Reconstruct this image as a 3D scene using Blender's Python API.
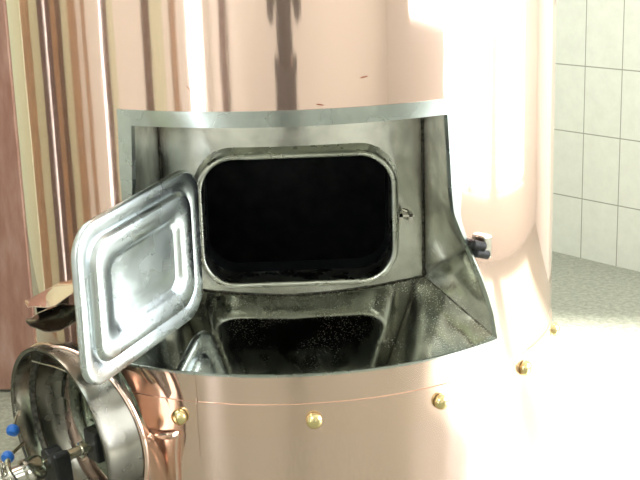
import bpy, math, random
from mathutils import Vector, Matrix, noise
random.seed(4)
S = bpy.context.scene
C = S.collection
for o in list(bpy.data.objects): bpy.data.objects.remove(o)
PI = math.pi
def rad(a): return math.radians(a)

# ------------------------------------------------------------ camera
F_PX, TILT, ROLL, DIST, CAMZ, YAW = 1257.141, 0.2566, -0.0306, 3.0806, 1.58, 0.0236
fw = Vector((math.sin(YAW)*math.cos(TILT), math.cos(YAW)*math.cos(TILT), -math.sin(TILT)))
rt = Vector((math.cos(YAW), -math.sin(YAW), 0)); up = rt.cross(fw)
r2 = math.cos(ROLL)*rt + math.sin(ROLL)*up
u2 = -math.sin(ROLL)*rt + math.cos(ROLL)*up
cd = bpy.data.cameras.new('camera'); cam = bpy.data.objects.new('camera', cd); C.objects.link(cam)
cd.sensor_width = 36; cd.lens = F_PX/640*36; cd.clip_start = .02
M3 = Matrix((r2, u2, -fw)).transposed()
cam.matrix_world = Matrix.Translation((0, -DIST, CAMZ)) @ M3.to_4x4()
S.camera = cam

# ------------------------------------------------------------ light
S.view_settings.view_transform = 'Standard'; S.view_settings.look = 'None'
S.view_settings.gamma = 1; S.view_settings.exposure = -0.14
w = bpy.data.worlds.new('sky'); S.world = w; w.use_nodes = True
bg = w.node_tree.nodes['Background']
bg.inputs[0].default_value = (.93, .97, 1, 1); bg.inputs[1].default_value = 6.0
sun = bpy.data.lights.new('sun', 'SUN'); sun.energy = 36; sun.angle = rad(7); sun.color = (1, .97, .93)
so = bpy.data.objects.new('sun', sun); C.objects.link(so)
SAZ, SEL = rad(76), rad(41)
sd = Vector((math.sin(SAZ)*math.cos(SEL), -math.cos(SAZ)*math.cos(SEL), math.sin(SEL)))
so.rotation_euler = sd.to_track_quat('Z', 'Y').to_euler()
so.location = sd*8
def area(name, loc, size, energy, target, color=(1, 1, 1)):
    l = bpy.data.lights.new(name, 'AREA'); l.shape = 'RECTANGLE'; l.size, l.size_y = size; l.energy = energy; l.color = color
    o = bpy.data.objects.new(name, l); C.objects.link(o); o.location = loc
    o.rotation_euler = (Vector(target)-Vector(loc)).to_track_quat('-Z', 'Y').to_euler(); return o
# daylight pouring in through the glazed side of the hall, plus added overhead fill lamps
area('window_daylight', (3.30, -1.2, 1.7), (4.0, 2.4), 110, (0, -1.2, 1.2), (.95, .98, 1))
area('fill_light', (-1.5, -3.6, 3.25), (1.2, .5), 42, (-1.3, -3.3, 0), (.97, 1, .97))
area('fill_light', (-1.5, .1, 3.25), (.6, 1.6), 34, (-1.5, .4, 0), (.92, 1, .97))  # added to lift the floor and red door on the left
area('fill_light', (.2, 1.5, 3.25), (1.8, .6), 60, (.5, 1.9, .3), (.96, 1, .97))  # added to brighten the tiled wall and the floor behind

# ------------------------------------------------------------ materials
class NT:
    def __init__(s, name):
        s.m = bpy.data.materials.new(name); s.m.use_nodes = True; s.t = s.m.node_tree
        s.b = s.t.nodes['Principled BSDF']; s.out = s.t.nodes['Material Output']
    def n(s, kind, **k):
        x = s.t.nodes.new(kind)
        for a, b in k.items(): setattr(x, a, b)
        return x
    def l(s, a, b): s.t.links.new(a, b)
    def coord(s, scale=(1, 1, 1)):
        tc = s.n('ShaderNodeTexCoord'); mp = s.n('ShaderNodeMapping'); mp.inputs['Scale'].default_value = scale
        s.l(tc.outputs['Object'], mp.inputs['Vector']); return mp.outputs[0]
    def noise(s, scale, coord=None, detail=3, rough=.5):
        x = s.n('ShaderNodeTexNoise'); x.inputs['Scale'].default_value = scale; x.inputs['Detail'].default_value = detail
        x.inputs['Roughness'].default_value = rough
        s.l(coord or s.coord(), x.inputs['Vector']); return x.outputs['Fac']
    def ramp(s, fac, stops):
        x = s.n('ShaderNodeValToRGB'); e = x.color_ramp.elements
        while len(e) < len(stops): e.new(.5)
        for i, (p, c) in enumerate(stops): e[i].position = p; e[i].color = (*c, 1) if len(c) == 3 else c
        s.l(fac, x.inputs[0]); return x.outputs[0]
    def bump(s, fac, strength, dist=.01, chain=None):
        x = s.n('ShaderNodeBump'); x.inputs['Strength'].default_value = strength; x.inputs['Distance'].default_value = dist
        s.l(fac, x.inputs['Height'])
        if chain: s.l(chain, x.inputs['Normal'])
        s.l(x.outputs[0], s.b.inputs['Normal']); return x.outputs[0]
def setb(m, col=None, rough=None, metal=None):
    b = m.b
    if col: b.inputs['Base Color'].default_value = (*col, 1)
    if rough is not None: b.inputs['Roughness'].default_value = rough
    if metal is not None: b.inputs['Metallic'].default_value = metal
def plain(name, col, rough=.5, metal=0, bump=0, bscale=60, var=.06):
    m = NT(name); setb(m, col, rough, metal)
    f = m.noise(bscale, detail=2)
    c = m.ramp(f, [(.3, tuple(max(0, x*(1-var)) for x in col)), (.7, tuple(min(1, x*(1+var)) for x in col))])
    m.l(c, m.b.inputs['Base Color'])
    if bump: m.bump(f, bump, .003)
    return m.m
def copper(name, col, rough=.06, haze=.45, hazeamt=.16, wave=.10):
    m = NT(name); setb(m, col, rough, 1)
    f = m.noise(3.2, m.coord((1, 1, .35)), 4)
    c = m.ramp(f, [(.3, tuple(x*.93 for x in col)), (.7, tuple(min(1, x*1.04) for x in col))])
    m.l(c, m.b.inputs['Base Color'])
    f1 = m.noise(5, m.coord((1, 1, .3)), 2)
    f2 = m.noise(240, m.coord((1, 1, .08)), 2)
    a = m.bump(f1, wave, .01); n = m.bump(f2, .05, .0005, a)
    h = m.n('ShaderNodeBsdfPrincipled'); h.inputs['Metallic'].default_value = 1; h.inputs['Roughness'].default_value = haze
    m.l(c, h.inputs['Base Color']); m.l(n, h.inputs['Normal'])
    mx = m.n('ShaderNodeMixShader'); mx.inputs[0].default_value = hazeamt
    m.l(m.b.outputs[0], mx.inputs[1]); m.l(h.outputs[0], mx.inputs[2]); m.l(mx.outputs[0], m.out.inputs[0])
    return m.m
def steel(name, col=(.60, .62, .57), r0=.12, r1=.3, wave=.1, grain=.08, stain=.35, sscale=5, scorch=False):
    m = NT(name); setb(m, col, r0, 1)
    tc = m.coord((1, 1, 1))
    f = m.noise(sscale, tc, 5, .6)
    c = m.ramp(f, [(.30, tuple(x*(1-stain) for x in col)), (.55, col), (.8, tuple(min(1, x*1.12) for x in col))])
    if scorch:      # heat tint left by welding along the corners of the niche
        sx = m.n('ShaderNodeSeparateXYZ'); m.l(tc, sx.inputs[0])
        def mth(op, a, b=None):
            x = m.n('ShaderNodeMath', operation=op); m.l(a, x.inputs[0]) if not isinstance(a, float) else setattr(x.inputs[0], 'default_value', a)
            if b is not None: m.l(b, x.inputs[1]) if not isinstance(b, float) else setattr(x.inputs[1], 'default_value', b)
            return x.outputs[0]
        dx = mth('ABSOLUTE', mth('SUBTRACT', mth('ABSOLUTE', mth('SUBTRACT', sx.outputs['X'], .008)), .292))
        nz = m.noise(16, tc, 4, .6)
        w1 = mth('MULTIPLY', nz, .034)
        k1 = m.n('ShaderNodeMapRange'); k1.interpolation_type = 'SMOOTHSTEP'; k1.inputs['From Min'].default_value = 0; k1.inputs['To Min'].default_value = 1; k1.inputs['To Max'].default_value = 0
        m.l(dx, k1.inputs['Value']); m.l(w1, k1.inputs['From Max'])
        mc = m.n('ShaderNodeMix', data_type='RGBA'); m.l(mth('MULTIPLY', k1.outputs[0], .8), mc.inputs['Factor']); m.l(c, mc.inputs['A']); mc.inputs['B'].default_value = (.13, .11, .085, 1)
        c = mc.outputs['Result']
    m.l(c, m.b.inputs['Base Color'])
    rr = m.n('ShaderNodeMapRange'); rr.inputs['From Min'].default_value = .3; rr.inputs['From Max'].default_value = .7
    rr.inputs['To Min'].default_value = r1; rr.inputs['To Max'].default_value = r0
    m.l(m.noise(sscale*2.3, tc, 4), rr.inputs['Value']); m.l(rr.outputs[0], m.b.inputs['Roughness'])
    a = m.bump(m.noise(6, tc, 2), wave, .01)
    m.bump(m.noise(260, m.coord((1, 1, .15)), 2), grain, .0006, a)
    return m.m
MAT = {}
MAT['copper'] = copper('polished_copper', (.93, .705, .615))
MAT['copper_low'] = copper('polished_copper_hoop', (.95, .71, .61), .07, .42, .18, .12)
MAT['copper_skirt'] = copper('hammered_copper', (.76, .60, .49), .12, .35, .3, .45)
MAT['steel'] = steel('brushed_steel', (.76, .765, .71), .12, .26, .50, .06, .55, 5, scorch=True)
MAT['steel_frame'] = steel('steel_edge_strip', (.52, .57, .54), .2, .32, .05)
MAT['steel_floor'] = None
MAT['steel_door'] = steel('pressed_steel', (.76, .83, .87), .21, .34, .10, .06, .16, 5)
MAT['steel_dark'] = steel('tarnished_steel', (.42, .39, .33), .14, .32, .25, .08, .45, 9)
MAT['chrome'] = steel('bright_steel', (.74, .72, .66), .1, .22, .05, .03, .2, 20)
MAT['lipsteel'] = steel('lip_steel', (.62, .64, .58), .22, .34, .05, .06, .3, 9)
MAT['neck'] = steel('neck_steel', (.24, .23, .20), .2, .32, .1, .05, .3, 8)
MAT['lid'] = steel('lid_steel', (.52, .62, .52), .05, .12, .10, .03, .15, 8)  # green of the mirrored floor is put into the steel colour
MAT['scratch'] = plain('red_brown_oxide', (.42, .16, .10), .4, .6)
MAT['weld'] = plain('scorched_weld', (.10, .095, .08), .5, .8, .6, 120, .6)
MAT['rubber'] = plain('black_rubber', (.012, .013, .014), .45, 0, .3, 90, .3)
MAT['brass'] = copper('polished_brass', (.93, .80, .42), .1, .3, .2, .05)
MAT['blue'] = plain('blue_plastic', (.02, .16, .62), .3)
MAT['dark'] = plain('interior_shade', (.02, .022, .025), .45, .6, .2, 20, .5)  # near-black colour stands in for unlit shade inside vessel and spout
def mat_niche_floor():
    m = NT('mirror_steel_speckled'); setb(m, (.5, .52, .48), .07, 1)
    tc = m.coord()
    f = m.noise(4, tc, 4)
    base = m.ramp(f, [(.3, (.42, .42, .37)), (.6, (.60, .61, .56))])
    sp = m.n('ShaderNodeTexVoronoi'); sp.inputs['Scale'].default_value = 210; m.l(tc, sp.inputs['Vector'])
    k = m.ramp(sp.outputs['Distance'], [(.14, (1, 1, 1)), (.34, (0, 0, 0))])
    big = m.ramp(m.noise(9, tc, 4), [(.38, (0, 0, 0)), (.58, (1, 1, 1))])
    mu = m.n('ShaderNodeMath', operation='MULTIPLY'); m.l(k, mu.inputs[0]); m.l(big, mu.inputs[1])
    rr = m.n('ShaderNodeMapRange'); rr.inputs['To Min'].default_value = .07; rr.inputs['To Max'].default_value = .5
    m.l(mu.outputs[0], rr.inputs['Value']); m.l(rr.outputs[0], m.b.inputs['Roughness'])
    m.l(base, m.b.inputs['Base Color'])
    m.bump(m.noise(5, tc, 2), .08, .01)
    return m.m
MAT['steel_floor'] = mat_niche_floor()
def mat_floor():
    m = NT('terrazzo_floor'); setb(m, (.5, .5, .42), .32, 0)
    tc = m.coord()
    f = m.noise(45, tc, 5, .75)
    c = m.ramp(f, [(.3, (.15, .16, .125)), (.5, (.265, .27, .215)), (.7, (.42, .42, .34))])
    m.l(c, m.b.inputs['Base Color']); m.bump(f, .15, .002)
    return m.m
MAT['floor'] = mat_floor()
def mat_tile(name, col, grout, size, ang=0):
    m = NT(name); setb(m, col, .25, 0)
    tc = m.coord()
    sx = m.n('ShaderNodeSeparateXYZ'); cb = m.n('ShaderNodeCombineXYZ'); m.l(tc, sx.inputs[0])
    ax = m.n('ShaderNodeMath', operation='ADD'); ax.inputs[1].default_value = size[0]*10+size[2]; az = m.n('ShaderNodeMath', operation='ADD'); az.inputs[1].default_value = size[1]*10+size[3]
    m.l(sx.outputs['X'], ax.inputs[0]); m.l(sx.outputs['Z'], az.inputs[0]); m.l(ax.outputs[0], cb.inputs['X']); m.l(az.outputs[0], cb.inputs['Y'])
    br = m.n('ShaderNodeTexBrick'); br.offset = 0; br.squash = 1
    br.inputs['Scale'].default_value = 1; br.inputs['Brick Width'].default_value = size[0]; br.inputs['Row Height'].default_value = size[1]
    br.inputs['Mortar Size'].default_value = .0028; br.inputs['Mortar Smooth'].default_value = .2
    vein = m.ramp(m.noise(14, tc, 6, .7), [(.35, tuple(x*.93 for x in col)), (.6, col)])
    m.l(cb.outputs[0], br.inputs['Vector']); m.l(vein, br.inputs['Color1']); m.l(vein, br.inputs['Color2']); br.inputs['Mortar'].default_value = (*grout, 1)
    m.l(br.outputs['Color'], m.b.inputs['Base Color']); return m.m
MAT['tile'] = mat_tile('cream_marbled_tile', (.76, .785, .725), (.34, .35, .30), (.2, .3, .01, .022))
MAT['wall'] = plain('cream_paint', (.74, .73, .67), .6, 0, .1, 30, .04)
MAT['wall_warm'] = plain('ochre_paint', (.60, .64, .46), .5, 0, .1, 30, .05)
MAT['ceil'] = plain('white_paint', (.8, .8, .76), .7)
MAT['wood'] = plain('brown_timber', (.10, .055, .035), .4, 0, .2, 12, .3)
MAT['tan'] = plain('tan_timber', (.36, .23, .13), .4, 0, .2, 12, .2)
MAT['purple'] = plain('dark_plum_paint', (.10, .06, .06), .4)
MAT['glass'] = None
def mat_glass():
    m = NT('window_glass'); t = m.n('ShaderNodeBsdfTransparent'); g = m.n('ShaderNodeBsdfGlossy'); g.inputs['Roughness'].default_value = .02
    mx = m.n('ShaderNodeMixShader'); mx.inputs[0].default_value = .06
    m.l(t.outputs[0], mx.inputs[1]); m.l(g.outputs[0], mx.inputs[2]); m.l(mx.outputs[0], m.out.inputs[0]); return m.m
MAT['glass'] = mat_glass()
def mat_red():
    m = NT('red_lacquer'); setb(m, (.33, .12, .08), .25, 0)
    f = m.noise(5, m.coord((4, 4, 1)), 5, .6)
    m.l(m.ramp(f, [(.3, (.36, .18, .14)), (.5, (.44, .25, .20)), (.72, (.54, .35, .30))]), m.b.inputs['Base Color'])
    m.bump(f, .2, .003); return m.m
MAT['red'] = mat_red()
MAT['red_edge'] = plain('pink_brown_paint', (.38, .22, .20), .3)
MAT['skin'] = plain('skin', (.55, .34, .24), .5)
MAT['jacket'] = plain('dark_jacket_cloth', (.045, .035, .032), .8, 0, .3, 80, .2)
MAT['trouser'] = plain('dark_trouser_cloth', (.035, .028, .026), .8, 0, .3, 80, .2)
MAT['hair'] = plain('black_hair', (.01, .009, .008), .5)

# ------------------------------------------------------------ mesh helpers
class MB:
    def __init__(s): s.v = []; s.f = []
    def add(s, v, f):
        k = len(s.v); s.v += [tuple(p) for p in v]; s.f += [tuple(i+k for i in q) for q in f]; return s
    def box(s, x0, x1, y0, y1, z0, z1, mtx=None):
        v = [Vector((x, y, z)) for x in (x0, x1) for y in (y0, y1) for z in (z0, z1)]
        if mtx: v = [mtx @ p for p in v]
        return s.add(v, [(0, 1, 3, 2), (4, 6, 7, 5), (0, 4, 5, 1), (2, 3, 7, 6), (0, 2, 6, 4), (1, 5, 7, 3)])
    def grid(s, fn, nu, nv, flip=False):
        v = [fn(i/nu, j/nv) for i in range(nu+1) for j in range(nv+1)]
        f = []
        for i in range(nu):
            for j in range(nv):
                a = i*(nv+1)+j; q = (a, a+nv+1, a+nv+2, a+1); f.append(q[::-1] if flip else q)
        return s.add(v, f)
    def loops(s, L, cap0=True, cap1=True, closed=True):
        n = len(L[0]); v = [p for l in L for p in l]; f = []
        for k in range(len(L)-1):
            for i in range(n if closed else n-1):
                j = (i+1) % n; f.append((k*n+i, k*n+j, (k+1)*n+j, (k+1)*n+i))
        if cap0: f.append(tuple(range(n))[::-1])
        if cap1: f.append(tuple((len(L)-1)*n+i for i in range(n)))
        return s.add(v, f)
    def tube(s, pts, r, n=10, caps=True):
        pts = [Vector(p) for p in pts]; L = []; prev = None
        for i, p in enumerate(pts):
            d = (pts[min(i+1, len(pts)-1)]-pts[max(i-1, 0)]).normalized()
            if prev is None: a = d.orthogonal().normalized()
            else: a = (prev-d*prev.dot(d)).normalized()
            prev = a; b = d.cross(a); rr = r[i] if isinstance(r, (list, tuple)) else r
            L.append([p+rr*(math.cos(t)*a+math.sin(t)*b) for t in [2*PI*k/n for k in range(n)]])
        return s.loops(L, caps, caps)
    def lathe(s, prof, origin, axis, n=32, cap0=True, cap1=True):
        """prof: (radius, distance along axis)"""
        ax = Vector(axis).normalized(); a = Vector((0, 0, 1)); a = (a-ax*a.dot(ax))
        a = Vector((1, 0, 0)) if a.length < 1e-3 else a.normalized()
        b = ax.cross(a); O = Vector(origin)
        L = [[O+ax*h+r*(math.cos(t)*a+math.sin(t)*b) for t in [2*PI*k/n for k in range(n)]] for r, h in prof]
        return s.loops(L, cap0, cap1)
    def build(s, name, mat, parent=None, smooth=True, angle=35, bevel=0):
        me = bpy.data.meshes.new(name); me.from_pydata(s.v, [], s.f); me.update()
        import bmesh
        bm = bmesh.new(); bm.from_mesh(me); bmesh.ops.recalc_face_normals(bm, faces=bm.faces)
        if smooth:
            for e in bm.edges:
                if len(e.link_faces) == 2: e.smooth = e.calc_face_angle(0) < rad(angle)
            for f in bm.faces: f.smooth = True
        bm.to_mesh(me); bm.free()
        me.materials.append(MAT[mat]); o = bpy.data.objects.new(name, me); C.objects.link(o)
        if parent: o.parent = parent; o.matrix_parent_inverse = Matrix.Translation(parent.location).inverted() if False else Matrix()
        if bevel:
            b = o.modifiers.new('bevel', 'BEVEL'); b.width = bevel; b.segments = 3; b.limit_method = 'ANGLE'
        return o
def thing(name, label, cat, loc=(0, 0, 0), group=None):
    o = bpy.data.objects.new(name, None); C.objects.link(o); o.location = loc; o['label'] = label; o['category'] = cat
    if group: o['group'] = group
    return o
def struct(o, label=None):
    o['kind'] = 'structure'
    if label: o['label'] = label
    return o

# ------------------------------------------------------------ the room
XL, XR, YF, YB, H = -2.2, 3.4, -4.3, 4.1, 3.4
struct(MB().box(XL-.2, XR+.2, YF-.2, YB+.3, -.1, 0).build('floor', 'floor', smooth=False), 'greenish grey speckled terrazzo floor')
struct(MB().box(XL-.2, XR+.2, YF-.2, YB+.3, H, H+.1).build('ceiling', 'ceil', smooth=False), 'white ceiling')
# tiled wall behind the tank, running obliquely: y = 4.147 - 1.2856 x
ang = math.atan2(-1.2856, 1)
wx0, wx1 = -.02, 1.80
wlen = (wx1-wx0)*math.hypot(1, 1.2856)
tw = MB().box(0, wlen, 0, .12, 0, H).build('wall_right', 'tile', smooth=False)
TILE_DX, TILE_DZ = 0.0, 0.0
tw.location = (wx0, 4.147-1.2856*wx0, 0); tw.rotation_euler = (0, 0, ang)
struct(tw, 'cream marbled tiled wall behind the tank')
struct(MB().box(1.80, XR+.1, 1.833, 1.95, 0, H).build('wall_back', 'wall', smooth=False), 'cream wall beside the glazed side')
struct(MB().box(XL-.1, .02, YB+.02, YB+.15, 0, H).build('wall_rear', 'wall', smooth=False), 'cream wall far behind the tank')
# wall behind the camera
struct(MB().box(XL-.1, XR+.1, YF-.12, YF, 0, H).build('wall_front', 'wall', smooth=False), 'cream wall behind the photographer')
struct(MB().box(-1.80, -1.62, YF, YF+.08, 0, 2.4).build('reflected_strip_1', 'wood', smooth=False), 'added dark strip, mirrored as a stripe in the copper')  # unseen strip added for the dark stripe mirrored in the copper
# glazed right side: sill, head, piers, with pieces shaped for the light
wr = MB()
wr.box(XR, XR+.14, YF, 1.84, 0, .30); wr.box(XR, XR+.14, YF, 1.84, 3.05, H)
wr.box(XR, XR+.14, -1.95, -1.2, 1.75, 3.05)  # lowered head added to keep sun off the floor in front
for a, b in ((YF, -1.95), (.95, 1.84)): wr.box(XR, XR+.14, a, b, .30, 3.05)
wr.box(XR, XR+.14, -.45, -.22, .30, 1.35)  # cut-off pier, shaped for a stripe in the copper without its floor shadow
struct(wr.build('wall_side', 'wall', smooth=False), 'cream wall with tall windows')
for k, (a, b) in enumerate(((-1.95, -.33), (-.33, .95))):
    fr = MB()
    n = 3 if k == 0 else 2
    for i in range(n):
        y = a + (b-a)*i/(n-1) ; y0 = min(max(y-.02, a), b-.04); fr.box(XR+.05, XR+.09, y0, y0+.04, .30, 3.05)
    fr.box(XR+.05, XR+.09, a, b, .30, .34); fr.box(XR+.05, XR+.09, a, b, 3.01, 3.05)
    f = struct(fr.build('window_%d' % (k+1), 'ceil', smooth=False), 'tall window letting in the sun')
    MB().box(XR+.065, XR+.07, a+.01, b-.01, .31, 3.04).build('pane', 'glass', f, smooth=False)
# left wall in bays: paint; strips and slits invented for the copper's reflections
bays = [(4.2, 1.22, 'wall_warm'), (1.22, 1.13, None), (1.13, .72, 'tan'), (.72, .40, 'wall_warm'), (.40, .25, 'purple'), (.25, .19, None),
        (.19, .04, 'purple'), (.04, -.09, 'tan'), (-.09, -.21, 'wood'), (-.21, -.36, 'wall_warm'), (-.36, -.52, 'tan'), (-.52, -.62, 'wall'), (-.62, -.70, 'tan'), (-.70, -.96, 'wall'),
        (-.96, -1.01, None), (-1.01, -1.10, 'wood'), (-1.10, -1.24, 'wall_warm'), (-1.24, -1.84, 'wall'), (-1.84, -2.02, 'wood'), (-2.02, -2.40, 'wall_warm'), (-2.40, -2.62, 'wall'), (-2.62, -2.82, 'tan'),
        (-2.82, -3.25, 'wall'), (-3.25, -3.98, None), (-3.98, -4.35, 'wall')]
wl = MB(); ww = MB(); nt = 2; nw = 3
for a, b, m in bays:
    if m is None:
        wl.box(XL-.12, XL, b, a, 2.6, H); wl.box(XL-.12, XL, b, a, 0, .06)
        fr = MB(); fr.box(XL-.09, XL-.04, b, a, .06, .10); fr.box(XL-.09, XL-.04, b, a, 2.56, 2.6)
        f = struct(fr.build('window_%d' % nw, 'ceil', smooth=False), 'tall narrow window, unseen, mirrored as a bright line in the copper'); nw += 1
        MB().box(XL-.07, XL-.065, b+.002, a-.002, .08, 2.58).build('pane', 'glass', f, smooth=False)
    elif m == 'wall': wl.box(XL-.12, XL, b, a, 0, H)
    elif m == 'wall_warm': ww.box(XL-.12, XL, b, a, 0, H)
    else:
        wl.box(XL-.12, XL-.03, b, a, 0, H)
        struct(MB().box(XL-.03, XL+.03, b+.001, a-.001, 0, 2.6).build('reflected_strip_%d' % nt, m, smooth=False), 'added strip, mirrored as a stripe in the copper'); nt += 1
struct(wl.build('wall_left', 'wall', smooth=False), 'cream wall with narrow windows')
struct(ww.build('wall_left_panel', 'wall_warm', smooth=False), 'ochre painted bays of the wall')

# red door leaf behind the tank on the left
rd = bpy.data.objects.new('door_1', None); C.objects.link(rd); rd['kind'] = 'structure'; rd['label'] = 'red lacquered door leaf left of the tank'
rd.location = (-.88, 1.02, 0); rd.rotation_euler = (0, 0, rad(170))
leaf = MB().box(0, .30, -.02, .02, 0.01, 2.3).build('door_leaf', 'red', rd, smooth=False, bevel=.004)
for x0, x1, z0, z1 in ((.0, .30, 0.01, .09), (.0, .30, .98, 1.0), (.0, .035, .09, 2.3), (.27, .30, .09, 2.3)):
    MB().box(x0, x1, -.034, -.02, z0, z1).build('door_rail', 'red_edge', rd, smooth=False, bevel=.003)
for x0, x1, z0, z1 in ((.035, .27, 0.09, .98), (.035, .27, 1.0, 2.3)):
    MB().box(x0+.03, x1-.03, -.027, -.02, z0+.04, z1-.04).build('door_panel', 'red', rd, smooth=False, bevel=.005)
dh = MB(); dh.box(.035, .062, -.05, -.02, .88, .99); dh.tube([(.048, -.05, .97), (.048, -.075, .96), (.048, -.075, .91), (.048, -.05, .90)], .007)
dh.build('door_handle', 'steel_dark', rd)

# ------------------------------------------------------------ the copper tank
R = .65
tank = thing('brewing_tank', 'tall copper clad brewing tank with a steel lined hatch niche', 'brewing tank')
def cyl(az, z, r=R): a = rad(az); return Vector((r*math.sin(a), -r*math.cos(a), z))
ZT, ZB = 1.205, .655                 # opening, outer outline
def lerp(a, b, t): return a+(b-a)*t
def interp(x, tab):
    if x <= tab[0][0]: return tab[0][1]
    for (a, p), (b, q) in zip(tab, tab[1:]):
        if x <= b: return p+(q-p)*(x-a)/(b-a)
    return tab[-1][1]
RIN = [(.655, 43.0), (.669, 42.7), (.72, 41.6), (.766, 40.0), (.805, 38.4), (.841, 36.7), (.88, 34.9), (.914, 33.3), (.94, 32.2), (.965, 31.3), (1.0, 30.9), (1.08, 30.4), (1.173, 29.9), (1.205, 29.9)]
STR = [(.655, .35), (.86, .4), (.94, 1.0), (1.0, 2.2), (1.08, 2.8), (1.205, 3.0)]
def phi_in(z, side):
    a = interp(z, RIN); return a if side > 0 else -(a-1.3)
def phi_out(z, side):
    a = interp(z, RIN)+interp(z, STR); return a if side > 0 else -(a-1.3)
def shell():
    v = []; no = []; f = []
    zs = [.10+(.655-.10)*i/8 for i in range(8)] + [.655+(1.205-.655)*i/44 for i in range(44)] + [1.205+(2.3-1.205)*i/8 for i in range(9)]
    NW, NM = 260, 90
    rows = []
    for z in zs:
        zz = min(max(z, ZB), ZT); a = phi_out(zz, 1); b = phi_out(zz, -1)+360
        row = [a+(b-a)*i/NW for i in range(NW+1)] + [b+(a+360-b)*i/NM for i in range(1, NM)]
        rows.append(row)
    n = len(rows[0])
    for z, row in zip(zs, rows):
        for a in row: v.append(cyl(a, z)); no.append(cyl(a, 0, 1))
    for k in range(len(zs)-1):
        inside = zs[k] >= ZB-1e-6 and zs[k+1] <= ZT+1e-6
        for i in range(n):
            if inside and i >= NW: continue
            j = (i+1) % n; f.append((k*n+i, k*n+j, (k+1)*n+j, (k+1)*n+i))
    # domed top
    base = len(v); k0 = (len(zs)-1)*n; prev = [k0+i for i in range(n)]
    for s in range(1, 9):
        t = s/8*PI/2; ring = []
        for a in rows[-1]:
            rr = R*math.cos(t) if s < 8 else .06; p = cyl(a, 2.3+.3*math.sin(t), rr)
            ring.append(len(v)); v.append(p); no.append(Vector((math.cos(t)*math.sin(rad(a)), -math.cos(t)*math.cos(rad(a)), math.sin(t)+1e-3)).normalized())
        for i in range(n): j = (i+1) % n; f.append((prev[i], prev[j], ring[j], ring[i]))
        prev = ring
    f.append(tuple(prev)); f.append(tuple(range(n))[::-1])
    me = bpy.data.meshes.new('shell'); me.from_pydata(v, [], f); me.update()
    for p in me.polygons: p.use_smooth = True
    me.normals_split_custom_set_from_vertices([tuple(q.normalized()) for q in no])
    me.materials.append(MAT['copper']); o = bpy.data.objects.new('shell', me); C.objects.link(o); o.parent = tank
    o['label'] = 'polished copper cladding'
    return o
shell()
for k in range(4):
    a = 45+90*k; p = cyl(a, 0, .5)
    MB().lathe([(.045, 0), (.045, .01), (.03, .012), (.03, .12)], p, (0, 0, 1), 20).build('leg', 'steel', tank)

# hoop around the foot of the niche: copper band lapped over the shell
def band(z0, z1, r0, r1, name, mat):
    mb = MB(); n = 300
    prof = [(r0, z0), (r1, z0+.0008), (r1, z1-.0008), (r0, z1)]
    L = [[cyl(360*i/n, z, r) for i in range(n)] for r, z in prof]
    mb.loops(L, False, False)
    return mb.build(name, mat, tank, angle=60)
band(.519, .594, R-.001, R+.0028, 'hoop', 'copper_low')
sb = MB()
for az in (-22.2, 2.95, 27.9, 52.4, 77.5):
    a = rad(az); n = Vector((math.sin(a), -math.cos(a), 0)); o0 = cyl(az, .558, R+.002)
    MB().lathe([(.0125, 0), (.0125, .0025), (.017, .003), (.0175, .007), (.0165, .012), (.0125, .0165), (.007, .019), (.001, .0198)], o0, n, 24).build('dome_bolt', 'brass', tank)
# raised strip imitating a mirrored highlight, and the scratches left in the copper
MB().grid(lambda u, v: cyl(-19.0+.25*u, lerp(.47, .655, v)+0, R+.0035 if .519 < lerp(.47, .655, v) < .594 else R+.0008), 1, 20).build('highlight_strip', 'copper_low', tank)

# short red-brown scratches in the copper above the niche
for a0, z0, a1, z1_ in ((12.9, 1.261, 14.4, 1.264), (-17.3, 1.255, -16.7, 1.245), (5.1, 1.215, 6.5, 1.212), (-30.4, .644, -28.9, .621)):
    MB().loops([[cyl(lerp(a0, a1, t), lerp(z0, z1_, t)+w_, R+h_) for w_, h_ in ((-.0018*k_, -.0005), (-.001*k_, .0009), (.001*k_, .0009), (.0018*k_, -.0005))] for t, k_ in ((0, .3), (.3, 1), (.7, .9), (1, .2))], True, True).build('scratch', 'scratch', tank)

# niche edge strip (steel, bent to the cylinder)
fm = MB()
def strip(pin, pout, n, off=.0025):
    ri = [cyl(*pin(i/n), R+off) for i in range(n+1)]; ro = [cyl(*pout(i/n), R+off) for i in range(n+1)]
    bi = [cyl(*pin(i/n), R-.01) for i in range(n+1)]; bo = [cyl(*pout(i/n), R-.001) for i in range(n+1)]
    fm.loops([bo, ro, ri, bi], False, False, closed=False)
z1 = 1.173
fm_top = strip(lambda t: (lerp(phi_in(z1, -1), phi_in(z1, 1), t), z1), lambda t: (lerp(phi_out(ZT, -1), phi_out(ZT, 1), t), ZT), 90)
for sd_ in (-1, 1):
    strip(lambda t: (phi_in(lerp(ZB, z1, t), sd_), lerp(ZB, z1, t)), lambda t: (phi_out(lerp(ZB, ZT, t), sd_), lerp(ZB, ZT, t)), 60)
strip(lambda t: (lerp(phi_in(ZB, -1), phi_in(ZB, 1), t), ZB+.0035), lambda t: (lerp(phi_out(ZB, -1), phi_out(ZB, 1), t), ZB-.0015), 90)
fo = fm.build('edge_strip', 'steel_frame', tank); fo['label'] = 'steel strip framing the niche'

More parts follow.
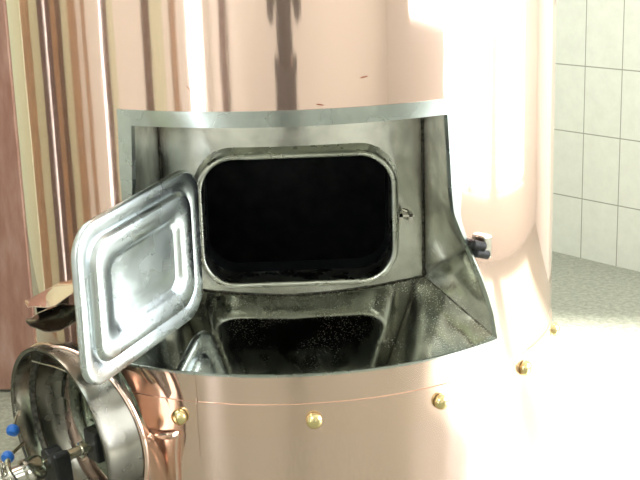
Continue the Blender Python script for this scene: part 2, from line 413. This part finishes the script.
# niche lining
XBL, XBR = -.282, .298
def yback(x): return -.385 + .45*x*x
ZW = lambda x: .747 + .30*x*x*.6 + (.006 if x > 0 else .010)*abs(x)/.29
def back_edge(t):
    x = lerp(XBL, XBR, t); return Vector((x, yback(x), ZW(x)))
def front_edge(t):
    return cyl(lerp(phi_in(ZB, -1), phi_in(ZB, 1), t), ZB+.002, R+.001)
fl = MB().grid(lambda u, v: front_edge(u).lerp(back_edge(u), v), 80, 20).build('niche_floor', 'steel_floor', tank); fl['label'] = 'mirror bright steel ledge'
for sd_ in (-1, 1):
    XB = XBR if sd_ > 0 else XBL
    def cheek(u, v, sd_=sd_, XB=XB):
        zf = lerp(ZB+.002, z1, u); zb = lerp(ZW(XB), z1, u)
        return cyl(phi_in(zf, sd_), zf, R+.0005).lerp(Vector((XB, yback(XB), zb)), v)
    MB().grid(cheek, 60, 16).build('niche_side', 'steel', tank)
MB().grid(lambda u, v: cyl(lerp(phi_in(z1, -1), phi_in(z1, 1), u), z1, R).lerp(Vector((lerp(XBL, XBR, u), yback(lerp(XBL, XBR, u)), z1)), v), 60, 10).build('niche_top', 'steel', tank)
# back panel with the rounded opening
OX0, OX1, OZ0, OZ1, OR = -.196, .227, .783, 1.071, .075
def rrect(x0, x1, z0, z1, r, n=12):
    P = []
    for cx, cz, a0 in ((x1-r, z1-r, 0), (x0+r, z1-r, 90), (x0+r, z0+r, 180), (x1-r, z0+r, 270)):
        for i in range(n+1):
            a = rad(a0+90*i/n); P.append((cx+r*math.cos(a), cz+r*math.sin(a)))
    # densify straight runs
    Q = []
    for i, p in enumerate(P):
        q = P[(i+1) % len(P)]; Q.append(p);
        if i % (n+1) == n:
            for k in range(1, 10): Q.append((lerp(p[0], q[0], k/10), lerp(p[1], q[1], k/10)))
    return Q
inner = rrect(OX0, OX1, OZ0, OZ1, OR)
cx, cz = (OX0+OX1)/2, (OZ0+OZ1)/2
def outerpt(p):
    dx, dz = p[0]-cx, p[1]-cz; t = 9
    if dx > 0: t = min(t, (XBR-cx)/dx)
    if dx < 0: t = min(t, (XBL-cx)/dx)
    if dz > 0: t = min(t, (z1-cz)/dz)
    if dz < 0:
        t = min(t, (ZW(cx)-.001-cz)/dz)
    return (cx+dx*t, cz+dz*t)
L = []
for k in range(7):
    row = []
    for p in inner:
        q = outerpt(p); x = lerp(p[0], q[0], k/6); z = lerp(p[1], q[1], k/6); 
        if z < ZW(x) + .0: z = max(z, ZW(x)-.002) if k == 6 else z
        row.append(Vector((x, yback(x), z)))
    L.append(row)
MB().loops(L, False, False).build('niche_back', 'steel', tank)
# rolled lip standing proud of the back panel and running into the tank
def liploop(g, y): # g: offset outward
    return [Vector((p[0], y if y is not None else yback(p[0])+.004, p[1])) for p in rrect(OX0-g, OX1+g, OZ0-g, OZ1+g, OR+g)]
lip = MB().loops([liploop(.016, None), liploop(.011, -.394), liploop(.009, -.402), liploop(.008, -.410), liploop(.006, -.417), liploop(.002, -.422), liploop(-.003, -.422), liploop(-.0065, -.416), liploop(-.0065, -.33)], False, False).build('opening_lip', 'lipsteel', tank, angle=80)
lip['label'] = 'rolled steel lip round the dark opening'
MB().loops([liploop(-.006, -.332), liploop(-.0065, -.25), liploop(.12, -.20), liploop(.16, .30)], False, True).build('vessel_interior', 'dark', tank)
# weld seams
wm = MB()
def bead(pts, r0=.0022):
    P = []; rr = []
    for i, p in enumerate(pts):
        P.append(Vector(p)); rr.append(r0*(.6+.8*random.random()))
    wm.tube(P, rr, 7)
bead([back_edge(i/70)+Vector((0, -.001, .0015)) for i in range(71)], .0017)
for sd_, XB in ((-1, XBL), (1, XBR)):
    bead([Vector((XB-sd_*.001, yback(XB)-.001, lerp(ZW(XB), z1, i/40))) for i in range(41)], .0026)
bead([cyl(phi_in(ZB, 1)*(1), ZB+.005, R-.001).lerp(back_edge(1), i/24)+Vector((-.001, 0, .001)) for i in range(25)], .0008)
bead([cyl(phi_in(ZB, -1), ZB+.005, R-.001).lerp(back_edge(0), i/24)+Vector((.001, 0, .001)) for i in range(25)], .0008)
wo = wm.build('weld_seam', 'weld', tank); wo['label'] = 'dark scorched weld seams in the niche corners'
# catch hook beside the opening
ck = MB(); bx_ = .252; bz = .925; by = yback(.25)
ck.box(bx_-.020, bx_+.022, by-.034, by-.026, bz-.006, bz-.001); ck.box(bx_-.012, bx_-.004, by-.034, by, bz-.022, bz-.001); ck.box(bx_+.010, bx_+.018, by-.034, by, bz-.022, bz-.001)
ck.tube([(bx_-.010, by-.028, bz+.001), (bx_-.004, by-.036, bz+.012), (bx_+.004, by-.036, bz+.010), (bx_+.008, by-.028, bz+.001)], .004)
ck.build('catch', 'chrome', tank)

# ------------------------------------------------------------ open hatch door (hinged on the left of the opening)
HX, HY, FX, FY = -.196, -.452, -.405, -.800
dvec = Vector((FX-HX, FY-HY, 0)); DW = dvec.length; dvec.normalize(); nrm = Vector((-dvec.y, dvec.x, 0))
if nrm.x < 0: nrm = -nrm
DZ0, DZ1 = .742, 1.070
DSH = -.055      # the free side hangs slightly lower
def dpt(u, v, h): return Vector((HX, HY, 0))+dvec*u+Vector((0, 0, v+DSH*u/DW))+nrm*h
def dloop(ins, h, r=.06, cut=0):
    return [dpt(p[0], p[1], h) for p in rrect(ins, DW-ins, DZ0+ins, DZ1-ins, max(r-ins*.35, .02))]
hd = MB().loops([dloop(.018, -.016), dloop(.003, -.014), dloop(0, -.010), dloop(0, -.001), dloop(.002, .002), dloop(.005, .003), dloop(.030, .003), dloop(.033, .001), dloop(.037, .001),
                 dloop(.042, .010), dloop(.047, .012), dloop(.080, .011), dloop(.086, .007), dloop(.094, .002), dloop(.100, .001), dloop(.125, .003)], True, True).build('hatch_door', 'steel_door', tank, angle=50)
hd['label'] = 'open pressed steel hatch door hinged left of the opening'
# gasket groove round the edge
for v0 in (.82, .95):
    hg = MB().lathe([(.008, 0), (.008, .045)], dpt(.004, v0, -.014), (0, 0, 1), 14).build('hinge', 'chrome', hd)

# ------------------------------------------------------------ toggle latch on the right of the niche
lt = MB()
la = rad(36.8); ln = Vector((math.sin(la), -math.cos(la), 0)); ltn = Vector((math.cos(la), math.sin(la), 0))
LM = Matrix.Translation(cyl(36.8, .875)) @ Matrix((ltn, ln, Vector((0, 0, 1)))).transposed().to_4x4()
o_ = MB().box(.006, .030, -.001, .020, -.020, .030, LM).build('latch_bracket', 'chrome', tank, smooth=False, bevel=.004)
for (sx, sz, ln_) in ((-.022, .014, .030), (-.014, -.006, .032)):
    p = LM @ Vector((sx, .012, sz+.004)); q = LM @ Vector((sx+ln_, .020, sz-.006))
    d = q-p; MB().tube([p, p+d*.08, p+d*.92, q], [.0075, .010, .010, .0075], 16).build('latch_grip', 'rubber', o_)

# ------------------------------------------------------------ flattened spout on the left
def px(x, y, Y):
    d = fw+r2*((x-320)/F_PX)-u2*((y-240)/F_PX); c = Vector((0, -DIST, CAMZ)); return c+d*((Y-c.y)/d.y)
mouth_up = [(25, 303), (28, 307), (33, 306), (40, 306.5), (48, 307), (55, 305), (62, 300), (73, 292), (86, 284), (100, 277)]
mouth_lo = [(104, 300), (90, 313), (77, 320), (68, 326), (60, 330), (52, 331.5), (44, 331), (37, 328), (30, 325.5), (26, 322)]
sup_b = [(24.5, 302), (29, 299), (35, 296), (42, 292), (49, 288), (56, 284), (64, 280), (73, 275), (85, 269), (98, 263)]
slo_b = [(104, 285), (90, 290), (77, 296), (68, 302), (60, 305), (52, 308), (44, 311), (37, 314), (30, 318), (26, 320)]
def leafmesh(front, back, yb, th, nm, mat, par):
    a = [px(x, y, -.50) for x, y in front]; b = [px(x, y, yb) for x, y in back]
    o1 = Vector((0, 0, th))
    rows = [a, [p.lerp(q, .3)+Vector((0, 0, .004)) for p, q in zip(a, b)], [p.lerp(q, .7)+Vector((0, 0, .004)) for p, q in zip(a, b)], b]
    L = [[r[k] for r in rows]+[r[k]-o1 for r in rows[::-1]] for k in range(len(a))]
    return MB().loops(L, True, True).build(nm, mat, par, angle=50)
sp = leafmesh(mouth_up, sup_b, -.40, .0022, 'spout', 'copper_low', tank); sp['label'] = 'folded spout left of the hatch door'  # copper colour stands in for copper mirrored on the steel leaf
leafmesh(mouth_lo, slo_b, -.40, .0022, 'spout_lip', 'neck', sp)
thr = [px(x, y+1, -.395) for x, y in sup_b[2:-1]]+[px(x, y-1, -.395) for x, y in slo_b[1:-2]]
MB().loops([[p+Vector((.0, .0, .0)) for p in thr], [p+Vector((.05, .10, .0)) for p in thr]], False, True).build('spout_throat', 'dark', sp, angle=60)

# ------------------------------------------------------------ round manway low on the left
NC = Vector((-.512, -.57, .503)); NAZ, NTL, NR = rad(51), rad(3.5), .199
NN = Vector((-math.sin(NAZ)*math.cos(NTL), -math.cos(NAZ)*math.cos(NTL), -math.sin(NTL)))
NT_ = NN.cross(Vector((0, 0, 1))).normalized(); NU = NT_.cross(NN)
if NT_.x < 0: NT_ = -NT_
def np_(r, th, h): return NC+NT_*(r*math.cos(th))+NU*(r*math.sin(th))+NN*h
def nl(r, h, n=96): return [np_(r, 2*PI*i/n, h) for i in range(n)]
def h0(th): return -.022-.066*max(0, math.cos(th))**.8
def nlv(r, k, n=96): return [np_(r, 2*PI*i/n, h0(2*PI*i/n)*k) for i in range(n)]
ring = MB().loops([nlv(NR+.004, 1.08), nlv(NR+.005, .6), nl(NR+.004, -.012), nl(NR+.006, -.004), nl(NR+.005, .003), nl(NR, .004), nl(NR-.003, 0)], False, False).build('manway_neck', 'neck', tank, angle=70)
ring['label'] = 'steel neck of the round manway'
MB().loops([nl(NR-.0030, 0), nl(NR-.0038, -.004), nl(NR-.004, -.040)], False, False).build('neck_liner', 'chrome', ring, angle=70)
MB().loops([nl(NR-.004, -.038), nl(NR-.010, -.042), nl(NR-.014, -.047), nl(NR-.010, -.053), nl(NR-.004, -.054)], False, False).build('gasket', 'weld', ring, angle=70)
MB().loops([nl(NR-.004, -.054), nl(NR-.006, -.075), nl(NR-.016, -.100), nl(NR-.030, -.112)], False, False).build('manway_throat', 'neck', ring, angle=50)
ld = MB().loops([nl(NR-.026, -.114), nl(NR-.034, -.106), nl(NR-.040, -.106), nl(NR-.048, -.110), nl(NR-.08, -.102), nl(NR-.12, -.093), nl(.05, -.088), nl(.02, -.086)], False, True).build('manway_lid', 'lid', ring, angle=50)
ld['label'] = 'mirror polished lid reflecting the floor'
def skirt_row(t):
    row = []
    for i in range(96):
        th = 2*PI*i/96; a = np_(NR+.0065, th, h0(th)+.004)
        sa = -46+20*math.cos(th); sz = .405+.200*math.sin(th)
        e = cyl(sa, sz, R-.003)
        wob = .003*math.sin(5*th+2)*math.sin(PI*t)
        p = a.lerp(e, t); c = (a-NC); c = (c-NN*c.dot(NN)).normalized()
        row.append(p+c*(wob+.006*math.sin(PI*t)))
    return row
MB().loops([skirt_row(i/10) for i in range(11)], False, False).build('copper_collar', 'copper_skirt', tank, angle=80)
MB().loops([[np_(NR+r_, 2*PI*i/96, h0(2*PI*i/96)+h_) for i in range(96)] for r_, h_ in ((.006, .006), (.009, .005), (.010, 0), (.008, -.005))], False, False).build('collar_edge', 'copper_low', tank, angle=80)
MB().tube([np_(.190, rad(135), -.03), np_(.15, rad(112), -.04), np_(.135, rad(95), -.05), np_(.150, rad(76), -.05)], .0022, 8).build('retaining_wire', 'chrome', ring)
MC = NC-NU*.042+NT_*.006
def mp(x, y, h): return MC+NT_*x+NU*y+NN*h
scr = MB().lathe([(.012, -.088), (.012, -.052), (.018, -.051), (.018, -.042), (.012, -.041), (.012, .05), (.024, .052), (.028, .06), (.028, .095), (.020, .10), (.020, .135), (.013, .14), (.013, .20), (.010, .203)], MC, NN, 24).build('clamp_screw', 'chrome', tank)
yk = MB()
yk.loops([[mp(x, y, h) for x, y in ((-.034, -.12), (.034, -.12), (.034, 0), (.032, .022), (.020, .026), (.004, .018), (-.012, .026), (-.030, .022), (-.034, 0))] for h in (-.002, .036)], True, True)
yk.build('clamp_yoke', 'rubber', tank, angle=30, bevel=.004)
bl = MB(); bl.loops([[mp(x, y, h) for x, y in ((-.026, -.036), (.026, -.036), (.026, .036), (-.026, .036))] for h in (-.090, -.068)], True, True)
bl.build('lid_boss', 'rubber', tank, smooth=False, bevel=.005)
wn = MB(); cN = mp(0, 0, .125)
pts = [cN+NT_*(.036*math.cos(t))+NU*(.036*math.sin(t))+NN*(.010*math.sin(2*t)) for t in [2*PI*i/32 for i in range(33)]]
wn.tube(pts, .0055, 8)
wn.build('lock_ring', 'chrome', scr)
wh = MB(); wh.tube([cN-NU*.06+NN*.02, cN+NU*.045+NN*.02], .008, 10); wh.build('wing_handle', 'chrome', scr)
wh = MB(); wh.tube([cN+NN*.05-NT_*.05, cN+NN*.055+NT_*.05], .009, 10); wh.build('wing_handle', 'chrome', scr)
for (kx, ky, Y, th_) in ((13, 430, -.45, 178), (8, 457, -.47, 200)):
    p = px(kx, ky, Y)
    q = np_(NR+.003, rad(th_), -.015)
    d = (p-q).normalized()
    kb = MB().tube([q-d*.004, p], .0045, 10).build('handle_rod', 'steel_dark', tank)
    MB().lathe([(.006, -.010), (.011, -.009), (.0145, -.004), (.0150, .003), (.012, .010), (.005, .0125)], p, d, 20).build('blue_knob', 'blue', kb)
# bent copper bars right of the collar
hb = MB()
hb.tube([cyl(-30.6, .500, R+.004), cyl(-28.0, .505, R+.012), cyl(-24.5, .513, R+.012), cyl(-22.6, .517, R+.005)], [.007, .0075, .0075, .008], 10)
hb.tube([cyl(-23.2, .512, R+.004), cyl(-23.6, .47, R+.006), cyl(-23.7, .40, R+.004), cyl(-23.7, .34, R+.004)], .006, 10)
hb.build('copper_bars', 'copper_low', tank)

# ------------------------------------------------------------ the photographer (seen mirrored in the copper)
def skinned(name, verts, edges, radii, mat, parent, root=0, sub=1):
    me = bpy.data.meshes.new(name); me.from_pydata(verts, edges, []); o = bpy.data.objects.new(name, me); C.objects.link(o)
    s = o.modifiers.new('skin', 'SKIN'); s.use_smooth_shade = True
    for i, r in enumerate(radii):
        d = me.skin_vertices[0].data[i]; d.radius = (r, r) if not isinstance(r, tuple) else r; d.use_root = (i == root)
    m = o.modifiers.new('sub', 'SUBSURF'); m.levels = m.render_levels = sub
    me.materials.append(MAT[mat]); o.parent = parent; return o
PX, PY = .02, -3.46
per = thing('person', 'person in dark jacket and trousers holding up a camera, mirrored in the copper', 'person', (PX, PY, 0))
bv = [(0, 0, .95), (0, 0, 1.12), (0, .01, 1.30), (0, .01, 1.42), (0, .02, 1.50), (0, .04, 1.60), (0, .045, 1.70),
      (-.17, 0, 1.40), (-.31, .10, 1.16), (-.08, .27, 1.47), (-.05, .31, 1.52), (.17, 0, 1.40), (.31, .10, 1.16), (.08, .27, 1.47), (.05, .31, 1.52),
      (-.10, 0, .88), (-.11, .02, .48), (-.12, 0, .09), (-.13, .15, .035), (.10, 0, .88), (.11, .02, .48), (.12, 0, .09), (.13, .15, .035)]
be = [(0, 1), (1, 2), (2, 3), (3, 4), (4, 5), (5, 6), (3, 7), (7, 8), (8, 9), (9, 10), (3, 11), (11, 12), (12, 13), (13, 14), (0, 15), (15, 16), (16, 17), (17, 18), (0, 19), (19, 20), (20, 21), (21, 22)]
br = [.13, .125, .14, .09, .05, .085, .07, .06, .045, .032, .03, .06, .045, .032, .03, .085, .055, .04, .032, .085, .055, .04, .032]
skinned('body', bv, be, br, 'skin', per)
jv = [(0, 0, .90), (0, 0, 1.12), (0, .005, 1.30), (0, .005, 1.42), (-.17, 0, 1.40), (-.31, .10, 1.16), (-.095, .25, 1.44), (.17, 0, 1.40), (.31, .10, 1.16), (.095, .25, 1.44)]
skinned('jacket', jv, [(0, 1), (1, 2), (2, 3), (3, 4), (4, 5), (5, 6), (3, 7), (7, 8), (8, 9)], [.19, .18, .18, .12, .09, .08, .055, .09, .08, .055], 'jacket', per)
tv = [(0, 0, .96), (-.10, 0, .88), (-.11, .02, .48), (-.12, 0, .11), (.10, 0, .88), (.11, .02, .48), (.12, 0, .11)]
skinned('trousers', tv, [(0, 1), (1, 2), (2, 3), (0, 4), (4, 5), (5, 6)], [.17, .13, .12, .10, .13, .12, .10], 'trouser', per)
hr = MB().grid(lambda u, v: Vector((PX*0+.093*math.sin(PI*.55*v)*math.cos(2*PI*u), .03+.105*math.sin(PI*.55*v)*math.sin(2*PI*u)-.01, 1.655+.12*math.cos(PI*.55*v))), 24, 10).build('hair', 'hair', per)
